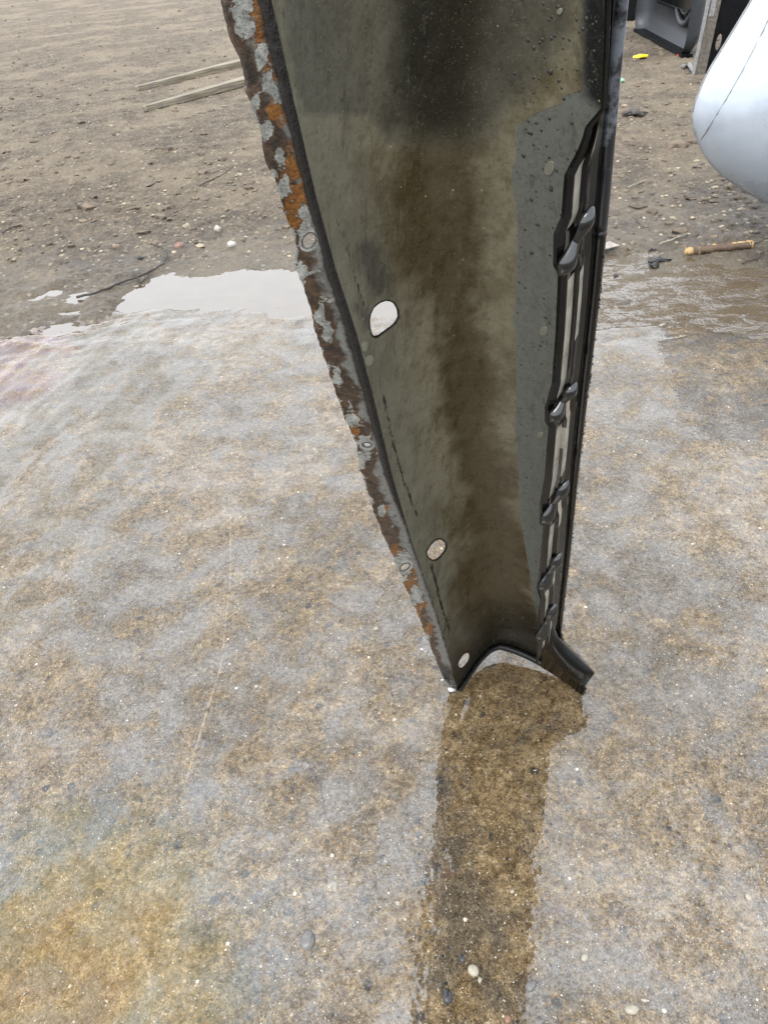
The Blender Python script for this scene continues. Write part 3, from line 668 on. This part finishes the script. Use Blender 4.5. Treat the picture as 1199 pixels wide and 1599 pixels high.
# ---- broken stick with peeled ends
stick_bark = simple('stick_bark', (.085, .055, .034), .7, .45, 60, bump=.5, bscale=150)
peeled = simple('peeled_wood', (.33, .22, .10), .6, .3, 80, bump=.3)
a, b = gpt(1069, 399), gpt(1173, 387); r_ = .017; a[2] += r_; b[2] += r_
st = empty('broken_stick', tuple(a)); tag(st, 'short thick brown stick with pale peeled ends beyond the right puddle', 'stick')
def stick_part(name, s0, s1, rk, mat, seed):
    path = [a + (b - a) * (s0 + (s1 - s0) * k / 10) + np.array([0, 0, .002 * sin(k * 1.7 + seed)]) for k in range(11)]
    rad = [r_ * rk * (1 + .10 * sin(k * 2.1 + seed)) for k in range(11)]
    Vt, Ft = tube(path, rad, 10); mesh(name, Vt, Ft, mat, st)
stick_part('bark', .10, .97, 1.0, stick_bark, 1); stick_part('peeled_end', -.01, .22, .93, peeled, 2); stick_part('peeled_end', .94, 1.0, .93, peeled, 4)
for s0, s1, off in ((.02, .24, .55), (.38, .44, .9), (.66, 1.0, .75)):
    path = [a + (b - a) * (s0 + (s1 - s0) * k / 8) + np.array([0, -.004, r_ * off * 1.05 + .001]) for k in range(9)]
    Vt, Ft = tube(path, [.007 * (1 + .5 * sin(k * 2.3)) * (.3 if k in (0, 8) else 1) for k in range(9)], 6, .5); mesh('peeled_patch', Vt, Ft, peeled, st)

# ---- pale scrap of card
cardm = simple('damp_card', (.27, .235, .205), .7, .25, 60, bump=.3)
pts = [gpt(*p) for p in ((905, 402), (951, 380), (967, 386), (945, 400), (912, 416))]; zc = max(p[2] for p in pts) + .006
V = [(p[0], p[1], zc + .004 * (i % 2)) for i, p in enumerate(pts)]; V += [(v[0], v[1], v[2] - .003) for v in V]
tag(mesh('card_scrap', V, [(0, 1, 2, 3, 4)] + [(i, 5 + i, 5 + (i + 1) % 5, (i + 1) % 5) for i in range(5)] + [(9, 8, 7, 6, 5)], cardm, None, False), 'flat pale scrap of card on the dirt beside the fender edge', 'scrap')

# ---- twigs and wires
twigm = simple('dark_twig', (.035, .027, .021), .6, .3, 60); paletwig = simple('pale_twig', (.22, .19, .145), .7, .3, 60)
def twig(pxs, r, label, mat=twigm, wob=.004, cat='twig', lift=.004):
    P_ = np.array([gpt(*p) for p in pxs]); n = 5 * len(P_); s = np.linspace(0, len(P_) - 1, n)
    path = np.stack([np.interp(s, range(len(P_)), P_[:, k]) for k in range(3)], 1)
    for _ in range(2): path[1:-1] = (path[:-2] + path[1:-1] * 2 + path[2:]) / 4
    path[:, 2] = np.maximum(path[:, 2], WZ) + lift + r + wob * np.abs(np.sin(np.arange(n) * .9)); path[:, 0] += wob * np.sin(np.arange(n) * 1.7)
    Vt, Ft = tube(path, r * (1 - .5 * s / s.max()), 6)
    return tag(mesh('twig', Vt, Ft, mat), label, cat)
twig([(122, 470), (160, 458), (195, 443), (215, 437), (235, 428), (258, 415), (262, 400), (255, 390), (240, 385)], .006, 'long dark hooked twig lying across the left end of the white puddle')
twig([(215, 437), (222, 452), (235, 434)], .005, 'short dark forked twig beside the long hooked twig')
twig([(312, 292), (345, 277), (366, 262)], .004, 'thin dark twig on the dirt left of the rusty flange')
twig([(1028, 385), (1045, 379), (1074, 369)], .005, 'thin pale twig on the dirt left of the thick stick', paletwig)
twig([(992, 345), (1000, 356), (1015, 360)], .003, 'small curled dark wire on the dirt above the card scrap')
twig([(1158, 414), (1178, 408), (1192, 400), (1190, 397)], .004, 'thin bent dark twig on the dirt below the thick stick')
twig([(1173, 386), (1192, 378)], .004, 'tiny dark twig touching the right end of the thick stick')
twig([(84, 241), (95, 234), (104, 229)], .005, 'small brown twig on the stony dirt far left', paletwig)
twig([(5, 366), (18, 358), (34, 354)], .004, 'short dark twig on the dirt at the left edge above the puddle')
twig([(980, 296), (992, 291), (1012, 284)], .005, 'short straw-coloured twig on the dirt near the silver panel', paletwig)

# ---- clumps and scraps
def clump(name, x, y, w, hgt, mat, label, cat, n=7, seed=1, flat=.45):
    c_ = gpt(x, y); r = random.Random(seed); V = []; F = []
    for k in range(n):
        Vr, Fr = rock(seed * 20 + k, flat); an = r.uniform(0, 6.28); s_ = w * r.uniform(.22, .42); o_ = np.array([cos(an) * w * .38 * r.random() * 1.3, sin(an) * w * .28 * r.random(), hgt * r.uniform(.1, .6)])
        rt = np.array(Matrix.Rotation(an, 3, 'Z')); i0 = len(V)
        V.extend(list((Vr * [s_ * 1.3, s_ * .6, hgt * .6]) @ rt.T + o_ + c_)); F.extend([[i0 + q_ for q_ in f] for f in Fr])
    return tag(mesh(name, V, F, mat), label, cat)
wetblack = simple('wet_black_debris', (.005, .004, .004), .35, .3, 60)
clump('debris_clump', 1020, 411, .085, .020, wetblack, 'wet black clump of leaves on the dirt beside the right puddle', 'debris', seed=3)
clump('debris_clump', 1017, 391, .035, .012, wetblack, 'small black scrap on the dirt just behind the black clump', 'debris', 4, seed=5)
clump('debris_clump', 962, 432, .04, .014, wetblack, 'small dark clod at the rim of the right puddle beside the fender', 'debris', 4, seed=6)
clump('debris_clump', 1182, 365, .035, .010, wetblack, 'small black scrap on the dirt at the right edge', 'debris', 4, seed=7)
clump('debris_clump', 218, 405, .05, .014, wetblack, 'small dark clod on the dirt above the left puddle', 'debris', 5, seed=9)
clump('debris_clump', 990, 178, .16, .035, twigm, 'small heap of dark roots on the dirt right of the fender', 'debris', 7, seed=10)
yel = simple('yellow_plastic', (.80, .62, .01), .4, .12, 60); redm = simple('red_plastic', (.55, .10, .06), .45, .15, 60); mint = simple('green_plastic', (.25, .50, .32), .45, .15, 60)
def scrap(x, y, w, mat, label, seed, name='plastic_scrap'):
    c_ = gpt(x, y); r = random.Random(seed); n = 9; top = []
    for k in range(n):
        an = 2 * pi * k / n; rr = w * r.uniform(.32, .62); top.append(c_ + np.array([cos(an) * rr * 1.25, sin(an) * rr * .9, .012 + .012 * r.random()]))
    V = top + [t_ - np.array([0, 0, .01]) for t_ in top] + [c_ + np.array([0, 0, .034])]
    F = [(i, (i + 1) % n, 2 * n) for i in range(n)] + [(n + i, n + (i + 1) % n, (i + 1) % n, i) for i in range(n)] + [tuple(range(n, 2 * n))[::-1]]
    return tag(mesh(name, V, F, mat, None, False), label, 'scrap')
scrap(998, 91, .10, yel, 'bright yellow plastic scrap on the dirt', 2)
scrap(1064, 88, .08, redm, 'small red plastic scrap at the foot of the dark grey tailgate', 3)
scrap(969, 129, .045, mint, 'tiny pale green plastic scrap on the dirt by the fender', 4)
scrap(282, 388, .036, simple('brick_red', (.19, .115, .09), .8), 'small pinkish brick chip on the dirt above the white puddle', 5, 'brick_chip')
scrap(362, 386, .036, simple('white_plastic', (.38, .36, .32), .5), 'small white chip on the dirt above the white puddle', 6, 'white_chip')
scrap(340, 361, .04, simple('white_plastic_far', (.38, .36, .32), .5), 'tiny white chip lying farther from the white puddle', 7, 'white_chip')

# ---- distinct pebbles on the slab
stone_w = simple('white_stone', (.25, .225, .175), .4, .15, 120); stone_d = simple('black_stone', (.02, .021, .024), .2, .3, 120); stone_g = simple('grey_stone', (.11, .105, .10), .35, .25, 120); stone_b = simple('brown_stone', (.16, .085, .05), .35, .2, 120)
def pebble(x, y, w, mat, label, seed):
    Vr, Fr = rock(seed, .45, 2); c_ = at(x, y); rt = np.array(Matrix.Rotation(seed * 1.3, 3, 'Z'))
    return tag(mesh('pebble', (Vr * w * .5) @ rt.T + c_ + [0, 0, w * .06], Fr, mat), label, 'pebble')
pebble(740, 1516, .016, stone_w, 'largest cream pebble inside the dark reflection near the bottom', 31)
pebble(749, 1530, .008, stone_w, 'small white pebble touching the largest cream pebble', 32)
pebble(700, 1557, .019, stone_d, 'glossy black pebble in the dark reflection at the bottom', 33)
pebble(793, 1592, .012, stone_b, 'brown pebble cut by the bottom of the picture', 34)
pebble(912, 1495, .013, stone_w, 'white pebble right of the dark reflection near the bottom', 35)
pebble(985, 1576, .019, stone_w, 'round cream pebble low on the right', 36)
pebble(480, 1470, .026, stone_g, 'flat grey pebble left of the dark reflection near the bottom', 37)
pebble(722, 1497-1000+1000, .010, stone_d, 'small dark pebble above the largest cream pebble', 38)
pebble(828, 1540, .017, stone_g, 'grey-blue pebble at the right rim of the dark reflection', 39)
pebble(1168, 1401, .013, stone_w, 'white oblong pebble near the right edge', 40)
pebble(587, 982, .012, stone_w, 'lone white pebble left of the flange foot', 41)
pebble(187, 716, .017, stone_w, 'white pebble on the rutted concrete at left', 42)

# ---- silver body panel, seen at the right edge
q = M('silver_paint'); P = q.pos(); n1 = q.noise(P, 6, 5, .6); n2 = q.noise(q.map(P, (40, 40, 6), rot=(0, .6, 0)), 1, 4, .6)
c = q.mix(q.step(n1, .35, .7), (.37, .415, .475), (.43, .475, .535)); c = q.mix(q.step(n2, .70, .78, 0, .3), c, (.5, .52, .53))
q.set(Base_Color=c, Metallic=.1, Roughness=q.step(n1, .3, .7, .22, .4), IOR=1.5); q.b.inputs['Coat Weight'].default_value = .6; q.b.inputs['Coat Roughness'].default_value = .08
MAT_SILVER = q.m
g0 = at(1290, 345); nrm = np.array([-.30, -1, 0]); nrm /= np.linalg.norm(nrm)
OUT = [(1290, 348), (1240, 336), (1199, 318), (1150, 289), (1120, 266), (1098, 238), (1085, 208), (1081, 182), (1088, 152), (1106, 112), (1136, 62), (1170, 6), (1215, -70), (1270, -150), (1370, -215), (1500, -200), (1590, -80), (1600, 100), (1540, 250), (1420, 335)]
o3 = np.array([on_plane(x, y, g0, nrm) for x, y in OUT]); o3[:, 2] = np.maximum(o3[:, 2], .004)
def smooth_closed(Pp, n):
    m_ = len(Pp); res = []
    for k in range(n):
        s_ = k * m_ / n; i = int(s_); f = s_ - i; p0, p1, p2, p3 = (Pp[(i + d) % m_] for d in (-1, 0, 1, 2))
        res.append(.5 * ((2 * p1) + (-p0 + p2) * f + (2 * p0 - 5 * p1 + 4 * p2 - p3) * f * f + (-p0 + 3 * p1 - 3 * p2 + p3) * f ** 3))
    return np.array(res)
rim = smooth_closed(o3, 120); cen = rim.mean(0) + np.array([0, 0, .05])
car = empty('silver_body_panel', (float(rim[0][0]), float(rim[0][1]), 0)); tag(car, 'silver-blue curved car body panel standing at the right edge', 'car part')
NB = 26; V = []
for j in range(NB):
    s_ = j / (NB - 1); sh = 1 - s_ ** 1.6
    V.extend(cen + (rim - cen) * max(sh, .001) + nrm * (.30 * (1 - (1 - s_ ** 1.25) ** 2.2)))
V = np.array(V); V[:, 2] = np.maximum(V[:, 2], .003)
F = [(j * 120 + k, j * 120 + (k + 1) % 120, (j + 1) * 120 + (k + 1) % 120, (j + 1) * 120 + k) for j in range(NB - 1) for k in range(120)]
shell = mesh('shell', V, F, MAT_SILVER, car)
# seam groove: dark bead following the surface
sx, sy = seen(V)
front = np.ones(len(V), bool)
def on_shell(x, y):
    d = (sx - x) ** 2 + (sy - y) ** 2; k = np.argsort(d)[:4]; w_ = 1 / (d[k] + .5); p = (V[k] * w_[:, None]).sum(0) / w_.sum()
    dd = ray(x, y); s_ = np.dot(p - CC, CF); return CC + dd * s_
pth = [on_shell(1094 + (1207 - 1094) * k / 30 + 5 * sin(pi * k / 30), 218 + (14 - 218) * k / 30) for k in range(31)]
seamm = simple('seam_gap', (.22, .22, .22), .7)
Vt, Ft = tube(pth, .0024, 6); mesh('seam', Vt, Ft, seamm, shell)
# rear edge trim
Vt, Ft = tube(np.vstack([rim, rim[:1]]) - nrm * .003, .006, 6, cap=False); mesh('rim_trim', Vt, Ft, seamm, car)

# ---- black upright plate with oval hole
pb = at(1080, 120); pr = at(1150, 150)
plate_m = simple('black_plate', (.004, .004, .005), .4, .4, 40, ior=1.2); edge_m = simple('dusty_plate_edge', (.10, .088, .07), .7, .4, 40, bump=.3); metal_m = simple('grey_pipe', (.20, .20, .20), .5, .3, 60)
pl = empty('upright_plate', tuple(pb)); tag(pl, 'black upright metal plate with oval hole and dusty pale edge', 'car part')
up_ = np.array([.06, 0, 1.0]); rt_ = np.array([1, -.15, 0]); rt_ /= np.linalg.norm(rt_); bk = np.array([-rt_[1], rt_[0], 0])
HP = 1.0
Vb, Fb = box(pb + rt_ * .05 + up_ * HP / 2 , rt_ * .045, bk * .02, up_ * HP / 2); bevel(mesh('edge_strip', Vb, Fb, edge_m, pl, False), .006)
Vb, Fb = box(pb + rt_ * .0 + up_ * HP / 2 - bk * .012, rt_ * .008, bk * .02, up_ * HP / 2); mesh('edge_rib', Vb, Fb, metal_m, pl, False)
c0 = pb + rt_ * .10; PWd = .42
d = on_plane(1119, 66, c0, bk) - c0; hu, hv = d @ rt_, d[2]
outer_ = []; inner_ = []; NO = 32
for k in range(NO):
    an = 2 * pi * k / NO + pi / 4; cx_, cy_ = cos(an), sin(an); mx = max(abs(cx_), abs(cy_)); sx_, sy_ = cx_ / mx, cy_ / mx
    outer_.append(((PWd if sx_ > 0 else 0) if abs(sx_) > .999 else (sx_ + 1) / 2 * PWd, (HP if sy_ > 0 else 0) if abs(sy_) > .999 else (sy_ + 1) / 2 * HP))
    inner_.append((hu + .022 * cx_, hv + .055 * cy_))
V = [c0 + rt_ * a_ + up_ * b_ for a_, b_ in outer_] + [c0 + rt_ * a_ + up_ * b_ for a_, b_ in inner_]
V += [v + bk * .02 for v in V]; n_ = NO
F = [(k, (k + 1) % n_, n_ + (k + 1) % n_, n_ + k) for k in range(n_)] + [(2 * n_ + k, 3 * n_ + k, 3 * n_ + (k + 1) % n_, 2 * n_ + (k + 1) % n_) for k in range(n_)]
F += [(k, 2 * n_ + k, 2 * n_ + (k + 1) % n_, (k + 1) % n_) for k in range(n_)] + [(n_ + k, n_ + (k + 1) % n_, 3 * n_ + (k + 1) % n_, 3 * n_ + k) for k in range(n_)]
mesh('plate', V, F, plate_m, pl, False)
p = on_plane(1112, 12, c0 - bk * .01, bk); Vb, Fb = box(p, rt_ * .02, bk * .012, up_ * .06); bevel(mesh('clip', Vb, Fb, metal_m, pl, False), .006)
Vt, Ft = tube([gpt(1064, 109, .02), gpt(1074, 107, .03), gpt(1081, 116, .02)], [.02, .018, .014], 8); tag(mesh('bent_pipe', Vt, Ft, metal_m), 'short bent grey pipe end on the dirt at the foot of the black plate', 'pipe')

# ---- grey tailgate with black window behind the plate, and what is beside it
h0, h1 = at(1003, 50), at(1080, 92)
hd = h1 - h0; hd[2] = 0; hd /= np.linalg.norm(hd); hn = np.array([hd[1], -hd[0], 0]); hn = -hn if hn[1] > 0 else hn
hatch = empty('car_tailgate', tuple(h0)); tag(hatch, 'dark grey car tailgate with rounded corner and black recess behind the upright plate', 'car part')
grey_p = simple('grey_plastic', (.032, .036, .041), .45, .2, 30, bump=.1); blackp = simple('black_rubber', (.005, .005, .006), .5, .3, 30, ior=1.2)
HW, HH = 1.9, 1.0
def rrect(x0, x1, y0, y1, r, n=8):
    o = []
    for cx_, cy_, a0 in ((x1 - r, y1 - r, 0), (x0 + r, y1 - r, 90), (x0 + r, y0 + r, 180), (x1 - r, y0 + r, 270)):
        for k in range(n + 1): o.append((cx_ + r * cos(radians(a0 + 90 * k / n)), cy_ + r * sin(radians(a0 + 90 * k / n))))
    return o
R0 = rrect(0, HW, .03, HH, .16); R1 = rrect(.05, HW - .05, .09, HH - .05, .15); R2 = rrect(.20, HW - .15, .31, HH - .15, .14); R3 = rrect(.225, HW - .17, .335, HH - .17, .13)
lay = [(R0, .10), (R0, .02), (R1, -.035), (R2, -.05), (R2, -.03), (R3, -.03), (R3, .04)]
n_ = len(R0); V = []
for R_, dd in lay: V += [h0 + hd * x + np.array([0, 0, y]) - hn * dd for x, y in R_]
F = [(j * n_ + k, j * n_ + (k + 1) % n_, (j + 1) * n_ + (k + 1) % n_, (j + 1) * n_ + k) for j in range(len(lay) - 1) for k in range(n_)]
mesh('frame', V, F, grey_p, hatch)
Vt, Ft = tube([h0 + hd * x + np.array([0, 0, y]) + hn * .045 for x, y in rrect(.185, HW - .14, .295, HH - .14, .14)] + [h0 + hd * HW_ + np.array([0, 0, y_]) + hn * .045 for HW_, y_ in rrect(.185, HW - .14, .295, HH - .14, .14)[:1]], .014, 6, cap=False)
mesh('seal', Vt, Ft, blackp, hatch)
V = [h0 + hd * x + np.array([0, 0, y]) - hn * .035 for x, y in R3]; mesh('window', V, [tuple(range(n_))], simple('dark_window', (.004, .005, .006), .12, .2, 20, ior=1.3), hatch, False)
Vb, Fb = box(h0 + hd * HW / 2 + np.array([0, 0, .015]) - hn * .06, hd * HW / 2 * .97, hn * .05, np.array([0, 0, .03])); mesh('lower_edge', Vb, Fb, blackp, hatch, False)
# rings of the wheel behind the glass
wc = on_plane(1075, -25, h0 + hn * .02, hn)
for rr, tr in ((.30, .03), (.22, .016)):
    Vt, Ft = tube([wc + rr * (cos(k * pi / 24) * hd + sin(k * pi / 24) * np.array([0, 0, 1])) for k in range(49)], tr, 8, cap=False)
    mesh('round_moulding', Vt, Ft, grey_p, hatch)
a, b = on_plane(1013, 23, h0 + hn * .10, hn), on_plane(1081, 8, h0 + hn * .10, hn)
strut = empty('gas_strut', tuple(a)); tag(strut, 'thin black gas strut with pale end held across the grey tailgate', 'strut')
Vt, Ft = tube([a + (b - a) * k / 6 for k in range(7)], [.014, .016, .016, .02, .02, .02, .018], 8); mesh('rod', Vt, Ft, blackp, strut)
Vr, Fr = rock(4, .9, 2); mesh('ball_end', Vr * .026 + b, Fr, simple('pale_ball_end', (.7, .7, .68), .4), strut)
# black box behind the fender's upper right edge
bb = at(1000, 34); bx = empty('black_crate', tuple(bb)); tag(bx, 'black plastic crate mostly hidden behind the top right edge of the fender', 'crate')
Vb, Fb = box(bb + np.array([-.42, .3, .45]), (.44, 0, 0), (0, .3, 0), (0, 0, .45)); bevel(mesh('body', Vb, Fb, blackp, bx, False), .03, 3)
Vb, Fb = box(bb + np.array([-.42, .3, .88]), (.455, 0, 0), (0, .315, 0), (0, 0, .03)); bevel(mesh('rim', Vb, Fb, blackp, bx, False), .01)

# ================================================================== LOOSE STONES (nobody could count them)
ROCKS = [rock(100 + k, .40) for k in range(10)]
def scatter(name, n, xr, yr, wr, mat, label, dark=False, zf=None):
    V = []; F = []; k = 0
    while k < n:
        x, y = random.uniform(*xr), yr[0] + (yr[1] - yr[0]) * random.random()
        p = at(x, y)
        e = edge_y(np.array([p[0]]))[0]
        if (p[1] < e + .35 + .5 * random.random()) if zf is None else (p[1] > e - .2): 
            k += .2; continue
        z = ground_z(p[0], p[1]) if zf is None else 0
        w = random.uniform(*wr) * (1.9 if random.random() < .05 else 1); Vr, Fr = random.choice(ROCKS)
        rt = np.array(Matrix.Rotation(random.uniform(0, 6.28), 3, 'Z') @ Matrix.Rotation(random.uniform(-.3, .3), 3, 'X'))
        i0 = len(V); V.extend(list((Vr * w * .5) @ rt.T + [p[0], p[1], z + w * .02])); F.extend([[i0 + q_ for q_ in f] for f in Fr]); k += 1
    return tag(mesh(name, V, F, mat, None, False), label, kind='stuff')
st_a = simple('pale_gravel', (.27, .225, .16), .8, .4, 18, bump=.3); st_b = simple('brown_gravel', (.105, .08, .055), .75, .5, 18, bump=.3); st_c = simple('grey_gravel', (.07, .065, .06), .6, .5, 18, bump=.3)
scatter('gravel', 5200, (-700, 1900), (-60, 430), (.008, .046), st_b, 'brown stones strewn over the dirt')
scatter('gravel', 3200, (-700, 1900), (-60, 430), (.006, .028), st_a, 'pale stones strewn over the dirt')
scatter('gravel', 900, (-700, 1900), (-60, 330), (.03, .085), st_b, 'larger brown clods lying about the far dirt')
scatter('gravel', 700, (-700, 1900), (-40, 450), (.008, .030), st_c, 'dark stones strewn over the damp dirt')
scatter('grit', 260, (-500, 1700), (500, 1700), (.0015, .0045), stone_w, 'tiny white grains on the concrete', zf=1)
scatter('grit', 240, (-500, 1700), (520, 1700), (.002, .006), stone_g, 'tiny grey grains on the concrete', zf=1)
